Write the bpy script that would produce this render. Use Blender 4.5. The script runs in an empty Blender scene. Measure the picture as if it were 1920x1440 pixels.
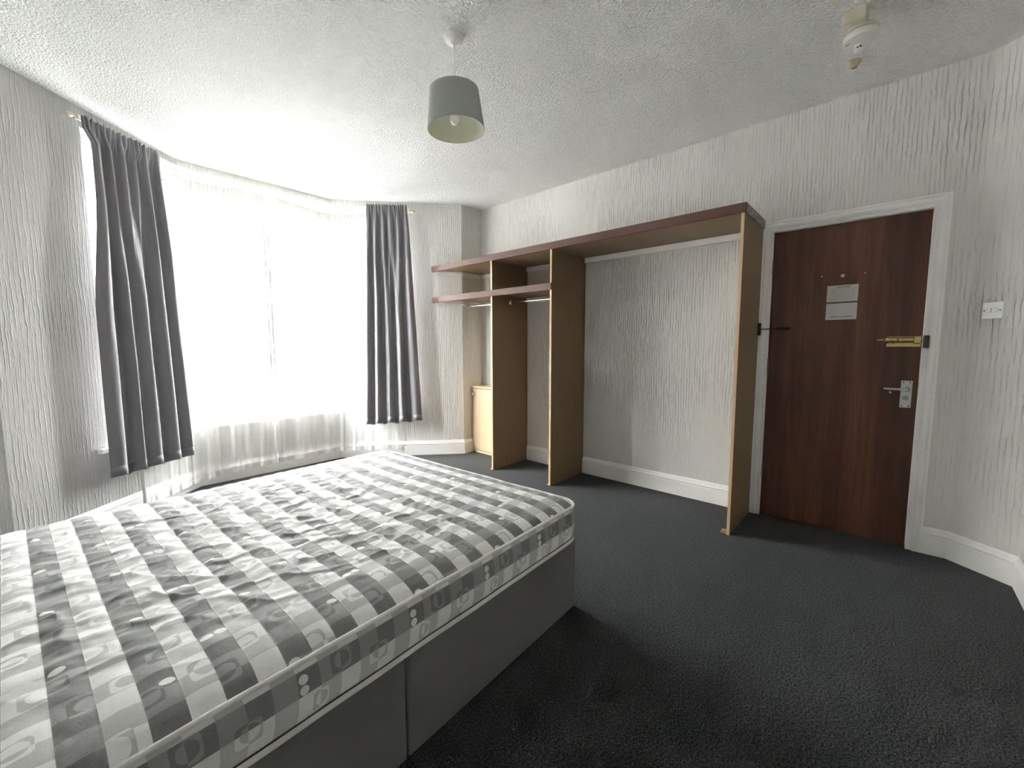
import bpy, bmesh, math, random
from mathutils import Vector, Matrix, noise

random.seed(7)
SC = bpy.context.scene
COL = SC.collection
PI = math.pi

# ------------------------------------------------------------------ camera
CAM_H = 1.2283
yaw, pitch, roll = math.radians(47.934), math.radians(5.324), math.radians(-0.110)
fw = Vector((math.sin(yaw) * math.cos(pitch), math.cos(yaw) * math.cos(pitch), -math.sin(pitch)))
rt0 = Vector((math.cos(yaw), -math.sin(yaw), 0))
up0 = rt0.cross(fw)
rt = rt0 * math.cos(roll) + up0 * math.sin(roll)
up = up0 * math.cos(roll) - rt0 * math.sin(roll)
cam = bpy.data.cameras.new('camera')
cam.sensor_width = 36.0
cam.lens = 784.42 / 1920 * 36.0
cam.clip_start = 0.02
cam_o = bpy.data.objects.new('camera', cam)
COL.objects.link(cam_o)
M = Matrix((rt, up, -fw)).transposed().to_4x4()
M.translation = Vector((0, 0, CAM_H))
cam_o.matrix_world = M
SC.camera = cam_o

# ------------------------------------------------------------------ light
W = bpy.data.worlds.new('overcast_sky')
SC.world = W
W.use_nodes = True
bg = W.node_tree.nodes['Background']
bg.inputs[0].default_value = (1.0, 0.992, 0.98, 1)
bg.inputs[1].default_value = 7.5

def portal(name, c, ang, sx, sz):
    l = bpy.data.lights.new(name, 'AREA')
    l.shape = 'RECTANGLE'
    l.size, l.size_y = sx, sz
    l.cycles.is_portal = True
    o = bpy.data.objects.new(name, l)
    COL.objects.link(o)
    o.location = c
    o.rotation_euler = (PI / 2, 0, ang)      # -Z of the lamp looks into the room
    return o

SC.view_settings.view_transform = 'Standard'
SC.view_settings.look = 'None'
SC.view_settings.gamma = 1.0
SC.view_settings.use_curve_mapping = False
SC.view_settings.exposure = 4.15
SC.cycles.use_denoising = True
SC.cycles.adaptive_threshold = 0.02
SC.cycles.max_bounces = 12
SC.cycles.diffuse_bounces = 7
SC.cycles.transparent_max_bounces = 24
SC.cycles.transmission_bounces = 10
SC.cycles.caustics_reflective = False
SC.cycles.caustics_refractive = False
SC.cycles.sample_clamp_indirect = 12

# ------------------------------------------------------------------ node helper
class V:
    """a scalar socket with arithmetic"""
    def __init__(s, nt, sock): s.nt, s.s = nt, sock
    def _op(s, op, *a):
        n = s.nt.nodes.new('ShaderNodeMath'); n.operation = op
        for i, x in enumerate((s,) + a):
            if isinstance(x, V): s.nt.links.new(x.s, n.inputs[i])
            else: n.inputs[i].default_value = x
        return V(s.nt, n.outputs[0])
    def __add__(s, o): return s._op('ADD', o)
    __radd__ = __add__
    def __sub__(s, o): return s._op('SUBTRACT', o)
    def __rsub__(s, o): return (s * -1.0) + o
    def __mul__(s, o): return s._op('MULTIPLY', o)
    __rmul__ = __mul__
    def __truediv__(s, o): return s._op('DIVIDE', o)
    def floor(s): return s._op('FLOOR')
    def abs(s): return s._op('ABSOLUTE')
    def mod(s, o): return s._op('FLOORED_MODULO', o)
    def lt(s, o): return s._op('LESS_THAN', o)
    def gt(s, o): return s._op('GREATER_THAN', o)
    def eq(s, o): return s._op('COMPARE', o, 0.25)
    def max(s, o): return s._op('MAXIMUM', o)
    def min(s, o): return s._op('MINIMUM', o)
    def sqrt(s): return s._op('SQRT')
    def pow(s, o): return s._op('POWER', o)
    def clamp(s):
        r = s._op('ADD', 0.0); r.s.node.use_clamp = True; return r

class Mat:
    def __init__(s, name, rough=0.6, metal=0.0, color=(0.8, 0.8, 0.8), spec=0.5):
        s.m = bpy.data.materials.new(name); s.m.use_nodes = True
        s.nt = s.m.node_tree
        s.b = s.nt.nodes['Principled BSDF']
        s.out = s.nt.nodes['Material Output']
        s.b.inputs['Roughness'].default_value = rough
        s.b.inputs['Metallic'].default_value = metal
        s.b.inputs['Base Color'].default_value = (*color, 1)
        s.b.inputs['Specular IOR Level'].default_value = spec
        s._tc = None
    def obj(s):
        if s._tc is None: s._tc = s.nt.nodes.new('ShaderNodeTexCoord')
        return s._tc.outputs['Object']
    def xyz(s):
        n = s.nt.nodes.new('ShaderNodeSeparateXYZ'); s.nt.links.new(s.obj(), n.inputs[0])
        return [V(s.nt, n.outputs[i]) for i in range(3)]
    def scaled(s, sc, loc=(0, 0, 0)):
        n = s.nt.nodes.new('ShaderNodeMapping'); s.nt.links.new(s.obj(), n.inputs[0])
        n.inputs['Scale'].default_value = sc; n.inputs['Location'].default_value = loc
        return n.outputs[0]
    def noise(s, sc=(1, 1, 1), scale=1.0, detail=3.0, rough=0.5, dist=0.0, loc=(0, 0, 0)):
        n = s.nt.nodes.new('ShaderNodeTexNoise')
        s.nt.links.new(s.scaled(sc, loc), n.inputs['Vector'])
        n.inputs['Scale'].default_value = scale; n.inputs['Detail'].default_value = detail
        n.inputs['Roughness'].default_value = rough; n.inputs['Distortion'].default_value = dist
        return V(s.nt, n.outputs[0])
    def voronoi(s, sc=(1, 1, 1), scale=1.0, feature='F1'):
        n = s.nt.nodes.new('ShaderNodeTexVoronoi'); n.feature = feature
        s.nt.links.new(s.scaled(sc), n.inputs['Vector']); n.inputs['Scale'].default_value = scale
        return V(s.nt, n.outputs['Distance'])
    def ramp(s, v, stops):
        n = s.nt.nodes.new('ShaderNodeValToRGB'); s.nt.links.new(v.s, n.inputs[0])
        el = n.color_ramp.elements
        while len(el) < len(stops): el.new(0.5)
        for e, (p, c) in zip(el, stops):
            e.position = p; e.color = (*c, 1) if len(c) == 3 else c
        return n.outputs[0]
    def mix(s, f, a, b):
        n = s.nt.nodes.new('ShaderNodeMix'); n.data_type = 'RGBA'
        if isinstance(f, V): s.nt.links.new(f.s, n.inputs[0])
        else: n.inputs[0].default_value = f
        for i, x in ((6, a), (7, b)):
            if isinstance(x, tuple): n.inputs[i].default_value = (*x, 1)
            else: s.nt.links.new(x, n.inputs[i])
        return n.outputs[2]
    def color(s, sock): s.nt.links.new(sock, s.b.inputs['Base Color']); return s
    def roughness(s, v): s.nt.links.new(v.s, s.b.inputs['Roughness']); return s
    def bump(s, v, dist=0.002, strength=1.0):
        n = s.nt.nodes.new('ShaderNodeBump'); s.nt.links.new(v.s, n.inputs['Height'])
        n.inputs['Distance'].default_value = dist; n.inputs['Strength'].default_value = strength
        s.nt.links.new(n.outputs[0], s.b.inputs['Normal']); s.bn = n.outputs[0]
        return s

MATS = {}
def reg(k, M_): MATS[k] = M_.m; return M_

# ---- walls: dragged plaster with vertical ridges
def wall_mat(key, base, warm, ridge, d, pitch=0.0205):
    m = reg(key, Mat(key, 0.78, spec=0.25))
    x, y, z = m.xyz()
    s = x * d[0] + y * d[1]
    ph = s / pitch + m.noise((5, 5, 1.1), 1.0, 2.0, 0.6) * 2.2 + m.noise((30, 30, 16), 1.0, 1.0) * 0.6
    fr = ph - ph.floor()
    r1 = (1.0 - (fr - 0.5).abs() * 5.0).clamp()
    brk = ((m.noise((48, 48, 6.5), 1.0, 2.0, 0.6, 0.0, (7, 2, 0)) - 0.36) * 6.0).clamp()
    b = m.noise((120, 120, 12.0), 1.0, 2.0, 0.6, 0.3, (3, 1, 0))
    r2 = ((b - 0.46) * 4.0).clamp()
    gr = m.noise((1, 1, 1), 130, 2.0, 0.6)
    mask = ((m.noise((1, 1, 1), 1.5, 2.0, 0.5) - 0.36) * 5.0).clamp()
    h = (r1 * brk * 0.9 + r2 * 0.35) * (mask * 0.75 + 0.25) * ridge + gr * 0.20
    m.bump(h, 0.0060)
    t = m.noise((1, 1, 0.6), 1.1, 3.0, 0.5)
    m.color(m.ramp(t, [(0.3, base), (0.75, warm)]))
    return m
SD = (0.752, -0.659)
wall_mat('plaster_ridged', (0.715, 0.708, 0.688), (0.745, 0.732, 0.705), 1.0, (0, 1))
wall_mat('plaster_ridged_splay', (0.715, 0.708, 0.688), (0.745, 0.732, 0.705), 1.0, SD)
wall_mat('plaster_ridged_cross', (0.715, 0.708, 0.688), (0.745, 0.732, 0.705), 1.0, (1, 0))
wall_mat('plaster_coarse_dimmed', (0.50, 0.498, 0.49), (0.535, 0.53, 0.518), 0.95, (0.752, 0.659), 0.024)  # same paint as the other walls; dimmer light is put into the darker colour

m = reg('ceiling_stipple', Mat('ceiling_stipple', 0.85, spec=0.2))
v1 = m.noise((1, 1, 1), 78, 2.0, 0.5)
v2 = m.voronoi((1, 1, 1), 92)
m.bump(((v1 - 0.42) * 4.0).clamp() * 0.7 + ((0.55 - v2) * 2.0).clamp() * 0.7, 0.0085)
m.color(m.ramp(m.noise((1, 1, 1), 0.9), [(0.3, (0.88, 0.882, 0.875)), (0.7, (0.905, 0.905, 0.895))]))

m = reg('carpet', Mat('carpet', 0.95, spec=0.1))
n1 = m.noise((1, 1, 1), 150, 2.0, 0.75)
n2 = m.noise((1, 1, 1), 2.2, 4.0, 0.6)
m.color(m.mix((n2 - 0.35) * 1.2, m.ramp(n1, [(0.38, (0.009, 0.0095, 0.011)), (0.64, (0.074, 0.0755, 0.080))]),
              m.ramp(n1, [(0.38, (0.014, 0.0145, 0.0165)), (0.64, (0.096, 0.098, 0.102))])))
m.bump(n1, 0.0035)
m.b.inputs['Sheen Weight'].default_value = 0.08

m = reg('white_gloss', Mat('white_gloss', 0.38, color=(0.90, 0.895, 0.88)))
m.bump(m.noise((1, 1, 1), 35, 3.0), 0.0012)
m = reg('white_plastic', Mat('white_plastic', 0.32, color=(0.88, 0.88, 0.87)))
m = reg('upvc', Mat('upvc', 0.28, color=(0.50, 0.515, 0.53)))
m = reg('cream_plastic', Mat('cream_plastic', 0.45, color=(0.68, 0.63, 0.51)))
m.color(m.ramp(m.noise((1, 1, 1), 14), [(0.3, (0.62, 0.56, 0.43)), (0.7, (0.74, 0.70, 0.59))]))
m = reg('aged_plastic', Mat('aged_plastic', 0.5))
m.color(m.ramp(m.noise((1, 1, 1), 40), [(0.3, (0.42, 0.34, 0.22)), (0.7, (0.62, 0.54, 0.38))]))
m = reg('off_white_plastic', Mat('off_white_plastic', 0.4, color=(0.78, 0.77, 0.73)))

def wood(key, stops, grain=(30, 30, 1.6), rough=0.45, fleck=0.0, bumpd=0.0004):
    m = reg(key, Mat(key, rough))
    a = m.noise(grain, 1.0, 5.0, 0.65, 0.6)
    f = m.noise(tuple(g * 7 for g in grain), 1.0, 2.0, 0.6)
    m.color(m.ramp(a * (1 - fleck) + f * fleck, stops))
    m.bump(f, bumpd)
    return m
m = reg('mahogany_door', Mat('mahogany_door', 0.42))
g1 = m.noise((5, 5, 0.35), 1.0, 2.0, 0.5, 0.8)
g2 = m.noise((28, 28, 0.9), 1.0, 4.0, 0.65, 0.5)
g3 = m.noise((190, 190, 5.0), 1.0, 2.0, 0.6)
m.color(m.ramp(g1 * 0.42 + g2 * 0.36 + g3 * 0.22, [(0.36, (0.060, 0.024, 0.017)), (0.5, (0.125, 0.049, 0.031)), (0.64, (0.215, 0.092, 0.052))]))
m.bump(g3, 0.0004)
wood('oak_panel', [(0.3, (0.185, 0.120, 0.067)), (0.7, (0.265, 0.180, 0.106))], (60, 60, 2.4), 0.5, 0.45)
wood('oak_shelf', [(0.3, (0.215, 0.143, 0.080)), (0.7, (0.30, 0.207, 0.124))], (60, 2.4, 60), 0.5, 0.45)
wood('oak_edge', [(0.3, (0.58, 0.40, 0.235)), (0.7, (0.68, 0.49, 0.30))], (60, 60, 2.4), 0.5, 0.4)
wood('pale_oak', [(0.3, (0.56, 0.41, 0.255)), (0.7, (0.70, 0.54, 0.36))], (40, 40, 2.0), 0.48, 0.4)
wood('mahogany_lip', [(0.3, (0.080, 0.034, 0.025)), (0.7, (0.135, 0.062, 0.046))], (70, 2.0, 70), 0.62, 0.4)
wood('raw_block', [(0.3, (0.33, 0.17, 0.08)), (0.7, (0.46, 0.26, 0.13))], (50, 50, 4), 0.7, 0.4)
m = reg('worn_end', Mat('worn_end', 0.35))
m.color(m.ramp(m.noise((1, 1, 1), 60, 4), [(0.4, (0.10, 0.055, 0.042)), (0.75, (0.42, 0.36, 0.33))]))

reg('chrome', Mat('chrome', 0.16, 1.0, (0.78, 0.78, 0.79)))
reg('satin_steel', Mat('satin_steel', 0.38, 1.0, (0.70, 0.70, 0.70)))
reg('worn_steel', Mat('worn_steel', 0.4, 0.7, (0.36, 0.36, 0.37)))
reg('painted_alloy', Mat('painted_alloy', 0.4, 0.25, (0.66, 0.66, 0.66)))
reg('brass', Mat('brass', 0.25, 1.0, (0.76, 0.58, 0.26)))
reg('black_plastic', Mat('black_plastic', 0.4, 0.0, (0.012, 0.012, 0.014)))
reg('dark_metal', Mat('dark_metal', 0.4, 0.6, (0.045, 0.028, 0.024)))
reg('keep_grey', Mat('keep_grey', 0.5, 0.0, (0.055, 0.055, 0.06)))
reg('dark_hole', Mat('dark_hole', 0.8, 0.0, (0.01, 0.01, 0.01)))
reg('paint_worn_hinge', Mat('paint_worn_hinge', 0.5, 0.4, (0.24, 0.21, 0.18)))
reg('pink_white', Mat('pink_white', 0.4, 0.0, (0.62, 0.52, 0.48)))

# ---- fabric
m = reg('curtain_fabric', Mat('curtain_fabric', 0.75, color=(0.20, 0.195, 0.21), spec=0.25))
m.b.inputs['Sheen Weight'].default_value = 0.35
m.b.inputs['Sheen Roughness'].default_value = 0.4
m.bump(m.noise((1, 1, 1), 420, 2.0), 0.0006)
m = reg('divan_fabric', Mat('divan_fabric', 0.9, color=(0.075, 0.075, 0.077), spec=0.15))
m.bump(m.noise((1, 1, 1), 600, 2.0), 0.0006)
nn = m.noise((1, 1, 1), 500, 1.0)
m.color(m.ramp(nn, [(0.3, (0.14, 0.14, 0.14)), (0.7, (0.185, 0.185, 0.183))]))
m = reg('piping_white', Mat('piping_white', 0.6, color=(0.74, 0.73, 0.70)))
m.bump(m.noise((1, 1, 1), 260, 1.0), 0.001)
reg('seam_dark', Mat('seam_dark', 0.9, color=(0.05, 0.05, 0.05)))

def thin_cloth(key, alpha, col, weave=True, glow=0.30):
    m = Mat(key); nt = m.nt
    nt.nodes.remove(m.b)
    tr = nt.nodes.new('ShaderNodeBsdfTransparent')
    tl = nt.nodes.new('ShaderNodeBsdfTranslucent'); tl.inputs[0].default_value = (*col, 1)
    df = nt.nodes.new('ShaderNodeBsdfDiffuse'); df.inputs[0].default_value = (*col, 1)
    mx = nt.nodes.new('ShaderNodeMixShader'); mx.inputs[0].default_value = 1 - glow
    nt.links.new(tl.outputs[0], mx.inputs[1]); nt.links.new(df.outputs[0], mx.inputs[2])
    m2 = nt.nodes.new('ShaderNodeMixShader')
    if weave:
        x, y, z = m.xyz()
        n = m.noise((1, 1, 0.25), 26, 3.0, 0.6)
        f = (n - 0.5) * 0.10 + alpha
        nt.links.new(f.clamp().s, m2.inputs[0])
    else:
        m2.inputs[0].default_value = alpha
    nt.links.new(tr.outputs[0], m2.inputs[1]); nt.links.new(mx.outputs[0], m2.inputs[2])
    nt.links.new(m2.outputs[0], m.out.inputs[0])
    MATS[key] = m.m
thin_cloth('net_voile', 0.30, (0.90, 0.90, 0.89), True, 0.012)
thin_cloth('net_hem', 1.0, (0.74, 0.735, 0.72), False, 0.006)

m = Mat('window_glass'); nt = m.nt; nt.nodes.remove(m.b)
tr = nt.nodes.new('ShaderNodeBsdfTransparent'); tr.inputs[0].default_value = (0.96, 0.975, 0.97, 1)
gl = nt.nodes.new('ShaderNodeBsdfGlossy'); gl.inputs['Roughness'].default_value = 0.02
mx = nt.nodes.new('ShaderNodeMixShader'); mx.inputs[0].default_value = 0.07
nt.links.new(tr.outputs[0], mx.inputs[1]); nt.links.new(gl.outputs[0], mx.inputs[2]); nt.links.new(mx.outputs[0], m.out.inputs[0])
MATS['window_glass'] = m.m

m = reg('bulb_glass', Mat('bulb_glass', 0.12, color=(0.88, 0.87, 0.83)))
m.b.inputs['Subsurface Weight'].default_value = 0.0
m = reg('shade_outer', Mat('shade_outer', 0.85, color=(0.44, 0.46, 0.43), spec=0.2))
m.bump(m.noise((1, 1, 1), 420, 1.0), 0.0004)
reg('shade_inner', Mat('shade_inner', 0.6, color=(0.74, 0.745, 0.60)))

# ---- mattress ticking: stripes of square blocks with rings and ovals
STR, COLW, PER = 0.0585, 0.0517, 0.31
def rbox(px, py, hx, hy, r):
    qx, qy = px.abs() - (hx - r), py.abs() - (hy - r)
    a, b = qx.max(0.0), qy.max(0.0)
    return (a * a + b * b).sqrt() + qx.max(qy).min(0.0) - r
def ringmask(px, py, hx, hy):
    outer = rbox(px, py, hx, hy, 0.010).lt(0.0)
    ex, ey = (px - 0.002) / (hx * 0.74), (py - 0.001) / (hy * 0.76)
    inner = (ex * ex + ey * ey).lt(1.0)
    return outer * (1.0 - inner)
def dot(px, py, rx, ry):
    ex, ey = px / rx, py / ry
    return (ex * ex + ey * ey).lt(1.0)
def tick_finish(m, par, dark, white):
    L = m.mix(par, (0.82, 0.825, 0.82), (0.55, 0.552, 0.55))
    D = m.mix(par, (0.185, 0.186, 0.19), (0.315, 0.316, 0.318))
    c = m.mix(dark, L, D)
    c = m.mix(white, c, (0.84, 0.83, 0.78))
    g = m.noise((1, 1, 1), 700, 1.0)
    c2 = m.mix(0.10, c, m.ramp(g, [(0.35, (0.1, 0.1, 0.1)), (0.65, (0.9, 0.9, 0.9))]))
    m.color(c2)
    return g
m = reg('ticking_top', Mat('ticking_top', 0.7, spec=0.3))
u, v, z = m.xyz()
k = ((u + 1.638) / STR).floor()
fu = (u + 1.638) - k * STR
m6 = k.mod(6.0)
dark = 1.0 - k.mod(2.0)
off = (k * 0.137).mod(1.0) * 0.03 + 0.09
par = ((v - off) / COLW).floor().mod(2.0)
ring = None
for i, (ru, rv, hx, hy) in enumerate([(0.050, 0.16, 0.030, 0.026), (0.006, 0.02, 0.032, 0.028), (0.054, 0.21, 0.028, 0.024),
                                      (0.044, 0.10, 0.026, 0.028), (0.010, 0.06, 0.030, 0.026), (0.052, 0.25, 0.032, 0.028),
                                      (0.004, 0.26, 0.028, 0.026), (0.046, 0.17, 0.024, 0.022), (0.008, 0.09, 0.026, 0.024),
                                      (0.006, 0.24, 0.028, 0.026), (0.048, 0.28, 0.022, 0.026), (0.012, 0.12, 0.026, 0.022)]):
    r = ringmask(fu - ru, (v - rv + PER / 2).mod(PER) - PER / 2, hx, hy) * m6.eq(float(i % 6))
    ring = r if ring is None else ring.max(r)
par = (par - ring).abs()
white = None
for i, du, dv in ((0, 0.017, 0.005), (2, 0.043, 0.112), (4, 0.016, 0.195), (4, 0.045, 0.199)):
    d = dot(fu - du, (v - dv + PER / 2).mod(PER) - PER / 2, 0.0135, 0.0095) * m6.eq(float(i))
    white = d if white is None else white.max(d)
tick_finish(m, par, dark, white)
m.bump(m.noise((1, 1, 1), 45, 3.0, 0.6), 0.003, 0.7)

m = reg('ticking_border', Mat('ticking_border', 0.75, spec=0.2))
u, v, z = m.xyz()
s = u + v + 0.036
par = (s / COLW).floor().mod(2.0)
row_d = z.gt(0.421) * z.lt(0.482)
sp_ = s.mod(PER)
ring = ringmask(sp_ - 2 * COLW, z - 0.455, 0.026, 0.029)
ring = ring.max(ringmask(sp_ - COLW, z - 0.388, 0.019, 0.024))
ring = ring.max(ringmask(sp_ - 4 * COLW, z - 0.414, 0.027, 0.025))
par = (par - ring).abs()
white = dot(sp_ - 0.013, z - 0.4335, 0.0105, 0.0118).max(dot(sp_ - 0.013, z - 0.4600, 0.0105, 0.0118))
tick_finish(m, par, row_d, white)

# ---- outside
m = reg('render_cream', Mat('render_cream', 0.9))
m.color(m.ramp(m.noise((1, 1, 1), 0.7), [(0.3, (0.66, 0.65, 0.62)), (0.7, (0.72, 0.71, 0.69))]))
reg('stone_band', Mat('stone_band', 0.9, color=(0.55, 0.54, 0.52)))
reg('far_glass', Mat('far_glass', 0.1, color=(0.10, 0.12, 0.14)))
reg('far_frame', Mat('far_frame', 0.5, color=(0.75, 0.75, 0.75)))
m = reg('paving', Mat('paving', 0.9))
m.color(m.ramp(m.noise((1, 1, 1), 3), [(0.3, (0.20, 0.20, 0.20)), (0.7, (0.27, 0.27, 0.265))]))
reg('railing_paint', Mat('railing_paint', 0.5, color=(0.05, 0.05, 0.055)))
m = reg('hall_wall', Mat('hall_wall', 0.9, color=(0.3, 0.28, 0.25)))

# ---- notices: rows of unreadably small print
def notice_mat(key, heads):
    m = reg(key, Mat(key, 0.65))
    u, v, z = m.xyz()             # u along the sheet, z up, origin at the sheet's centre
    words = m.noise((260, 1, 40), 1.0, 2.0, 0.7)
    rows = ((z + 0.052) / 0.0085)
    fr = rows - rows.floor()
    line = fr.gt(0.35) * fr.lt(0.75) * words.gt(0.47) * u.abs().lt(0.062) * z.lt(heads[0] - 0.006) * z.gt(heads[2])
    head = (z - heads[0]).abs().lt(0.0032) * (u - 0.004).abs().lt(heads[1]) * words.gt(0.40)
    f = line * 0.42 + head * 0.75
    c = m.mix(f.clamp(), (0.60, 0.585, 0.57), (0.12, 0.12, 0.12))
    m.color(c)
notice_mat('notice_print_a', (0.040, 0.035, -0.040))
notice_mat('notice_print_b', (-0.033, 0.056, -0.030))

# ------------------------------------------------------------------ mesh helpers
def link(o, parent=None):
    COL.objects.link(o)
    if parent: o.parent = parent
    return o
def mesh(name, verts, faces, mat, parent=None, smooth=False):
    me = bpy.data.meshes.new(name)
    me.from_pydata([tuple(v) for v in verts], [], faces)
    bm = bmesh.new(); bm.from_mesh(me); bmesh.ops.recalc_face_normals(bm, faces=bm.faces); bm.to_mesh(me); bm.free()
    for k in ([mat] if isinstance(mat, str) else mat): me.materials.append(MATS[k])
    if smooth:
        for p in me.polygons: p.use_smooth = True
    return link(bpy.data.objects.new(name, me), parent)
def from_bm(name, bm, mat, parent=None, smooth=False):
    me = bpy.data.meshes.new(name); bm.to_mesh(me); bm.free()
    for k in ([mat] if isinstance(mat, str) else mat): me.materials.append(MATS[k])
    if smooth:
        for p in me.polygons: p.use_smooth = True
    return link(bpy.data.objects.new(name, me), parent)
def add_box(bm, lo, hi, bevel=0.0, seg=2, mtx=None):
    r = bmesh.ops.create_cube(bm, size=1.0)
    vs = r['verts']
    for v in vs:
        v.co = Vector([lo[i] + (v.co[i] + 0.5) * (hi[i] - lo[i]) for i in range(3)])
    if bevel > 0:
        es = list({e for v in vs for e in v.link_edges})
        rr = bmesh.ops.bevel(bm, geom=es, offset=bevel, segments=seg, affect='EDGES', profile=0.5)
        vs = list({v for f in rr['faces'] for v in f.verts} | {v for v in vs if v.is_valid})
    if mtx is not None:
        bmesh.ops.transform(bm, matrix=mtx, verts=vs)
    return vs
def box(name, lo, hi, mat, parent=None, bevel=0.0, seg=2, mtx=None):
    bm = bmesh.new(); add_box(bm, lo, hi, bevel, seg, mtx)
    return from_bm(name, bm, mat, parent)
def prism(name, poly, z0, z1, mat, parent=None, bevel=0.0):
    bm = bmesh.new()
    a = [bm.verts.new((x, y, z0)) for x, y in poly]; b = [bm.verts.new((x, y, z1)) for x, y in poly]
    n = len(poly)
    bm.faces.new(a[::-1]); bm.faces.new(b)
    for i in range(n): bm.faces.new((a[i], a[(i + 1) % n], b[(i + 1) % n], b[i]))
    bmesh.ops.recalc_face_normals(bm, faces=bm.faces)
    if bevel: bmesh.ops.bevel(bm, geom=bm.edges[:], offset=bevel, segments=2, affect='EDGES', profile=0.5)
    return from_bm(name, bm, mat, parent)
def lathe(name, prof, mat, parent=None, seg=32, mtx=None, cap=True):
    """prof: (radius, height) from one end to the other, around Z"""
    V_, F = [], []
    for r, h in prof:
        for i in range(seg):
            a = 2 * PI * i / seg
            V_.append(Vector((r * math.cos(a), r * math.sin(a), h)))
    for j in range(len(prof) - 1):
        for i in range(seg):
            i2 = (i + 1) % seg
            F.append((j * seg + i, j * seg + i2, (j + 1) * seg + i2, (j + 1) * seg + i))
    if cap:
        F.append(tuple(range(seg))[::-1]); F.append(tuple((len(prof) - 1) * seg + i for i in range(seg)))
    if mtx is not None: V_ = [mtx @ v for v in V_]
    o = mesh(name, V_, F, mat, parent, smooth=True)
    o.data.set_sharp_from_angle(angle=math.radians(38))
    return o
def tube(name, pts, r, mat, parent=None, seg=12, cap=True):
    pts = [Vector(p) for p in pts]
    V_, F = [], []
    prev = None
    for i, p in enumerate(pts):
        t = (pts[min(i + 1, len(pts) - 1)] - pts[max(i - 1, 0)]).normalized()
        if prev is None:
            ref = Vector((0, 0, 1)) if abs(t.z) < 0.9 else Vector((1, 0, 0))
            nrm = (ref - t * ref.dot(t)).normalized()
        else:
            nrm = (prev - t * prev.dot(t)).normalized()
        prev = nrm
        bn = t.cross(nrm)
        rr = r[i] if isinstance(r, (list, tuple)) else r
        for k in range(seg):
            a = 2 * PI * k / seg
            V_.append(p + (nrm * math.cos(a) + bn * math.sin(a)) * rr)
    for j in range(len(pts) - 1):
        for k in range(seg):
            k2 = (k + 1) % seg
            F.append((j * seg + k, j * seg + k2, (j + 1) * seg + k2, (j + 1) * seg + k))
    if cap:
        F.append(tuple(range(seg))[::-1]); F.append(tuple((len(pts) - 1) * seg + k for k in range(seg)))
    o = mesh(name, V_, F, mat, parent, smooth=True)
    o.data.set_sharp_from_angle(angle=math.radians(50))
    return o
def axis_mtx(origin, zdir, xdir=None):
    z = Vector(zdir).normalized()
    x = Vector(xdir) if xdir else (Vector((0, 0, 1)) if abs(z.z) < 0.9 else Vector((1, 0, 0)))
    x = (x - z * x.dot(z)).normalized(); y = z.cross(x)
    m_ = Matrix((x, y, z)).transposed().to_4x4(); m_.translation = Vector(origin)
    return m_
def tag(o, label=None, cat=None, group=None, kind=None):
    if label: o['label'] = label
    if cat: o['category'] = cat
    if group: o['group'] = group
    if kind: o['kind'] = kind
    return o
def thing(name, loc, label=None, cat=None, group=None, kind=None):
    o = bpy.data.objects.new(name, None); o.location = loc; o.empty_display_size = 0.05
    COL.objects.link(o)
    return tag(o, label, cat, group, kind)
def adopt(parent):
    """parts are modelled in room coordinates; shift them under a thing whose Empty stands at its base"""
    bpy.context.view_layer.update()
    inv = parent.matrix_world.inverted()
    for c in parent.children:
        if not c.get('_set'):
            c.matrix_parent_inverse = inv
            c['_set'] = 1
    for c in parent.children:
        if '_set' in c: del c['_set']

# ------------------------------------------------------------------ room shell
H = 2.743
AXW = 3.396
OUT = [(3.396, 3.545), (3.11, 3.545), (2.10, 4.43), (0.82, 4.43), (-0.19, 3.545), (-0.48, 3.545),
       (-0.48, -0.55), (3.212, -0.55), (3.396, -0.312)]
OUT = [Vector(p) for p in OUT]
NW = len(OUT)
WT = 0.20
def seg_dir(i): return (OUT[(i + 1) % NW] - OUT[i]).normalized()
def outward(d): return Vector((d.y, -d.x))
# the outline runs anticlockwise seen from above, so the outside is on the right of each segment
def offset_pt(i, dist):
    """mitred corner i pushed outward by dist (negative: into the room)"""
    n0, n1 = outward(seg_dir(i - 1)), outward(seg_dir(i))
    b = (n0 + n1).normalized()
    return OUT[i] + b * (dist / b.dot(n0))
def wall(name, i, mat, openings=(), extra=0.0):
    p0, p1 = OUT[i], OUT[(i + 1) % NW]
    d = (p1 - p0).normalized(); L = (p1 - p0).length; n = outward(d)
    q0, q1 = offset_pt(i, WT), offset_pt((i + 1) % NW, WT)
    bm = bmesh.new()
    def piece(s0, s1, z0, z1):
        a, b = p0 + d * s0, p0 + d * s1
        a2 = q0 if s0 <= 1e-6 else a + n * WT
        b2 = q1 if s1 >= L - 1e-6 else b + n * WT
        vs = [bm.verts.new((p.x, p.y, zz)) for zz in (z0, z1) for p in (a, b, b2, a2)]
        for f in ((0, 1, 2, 3), (4, 5, 6, 7), (0, 1, 5, 4), (1, 2, 6, 5), (2, 3, 7, 6), (3, 0, 4, 7)):
            bm.faces.new([vs[k_] for k_ in f])
    s = 0.0
    for (a, b, z0, z1) in sorted(openings):
        piece(s, a, 0, H)
        if z0 > 0: piece(a, b, 0, z0)
        piece(a, b, z1, H)
        s = b
    piece(s, L, 0, H)
    bmesh.ops.recalc_face_normals(bm, faces=bm.faces)
    o = from_bm(name, bm, mat)
    return tag(o, kind='structure')

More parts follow.
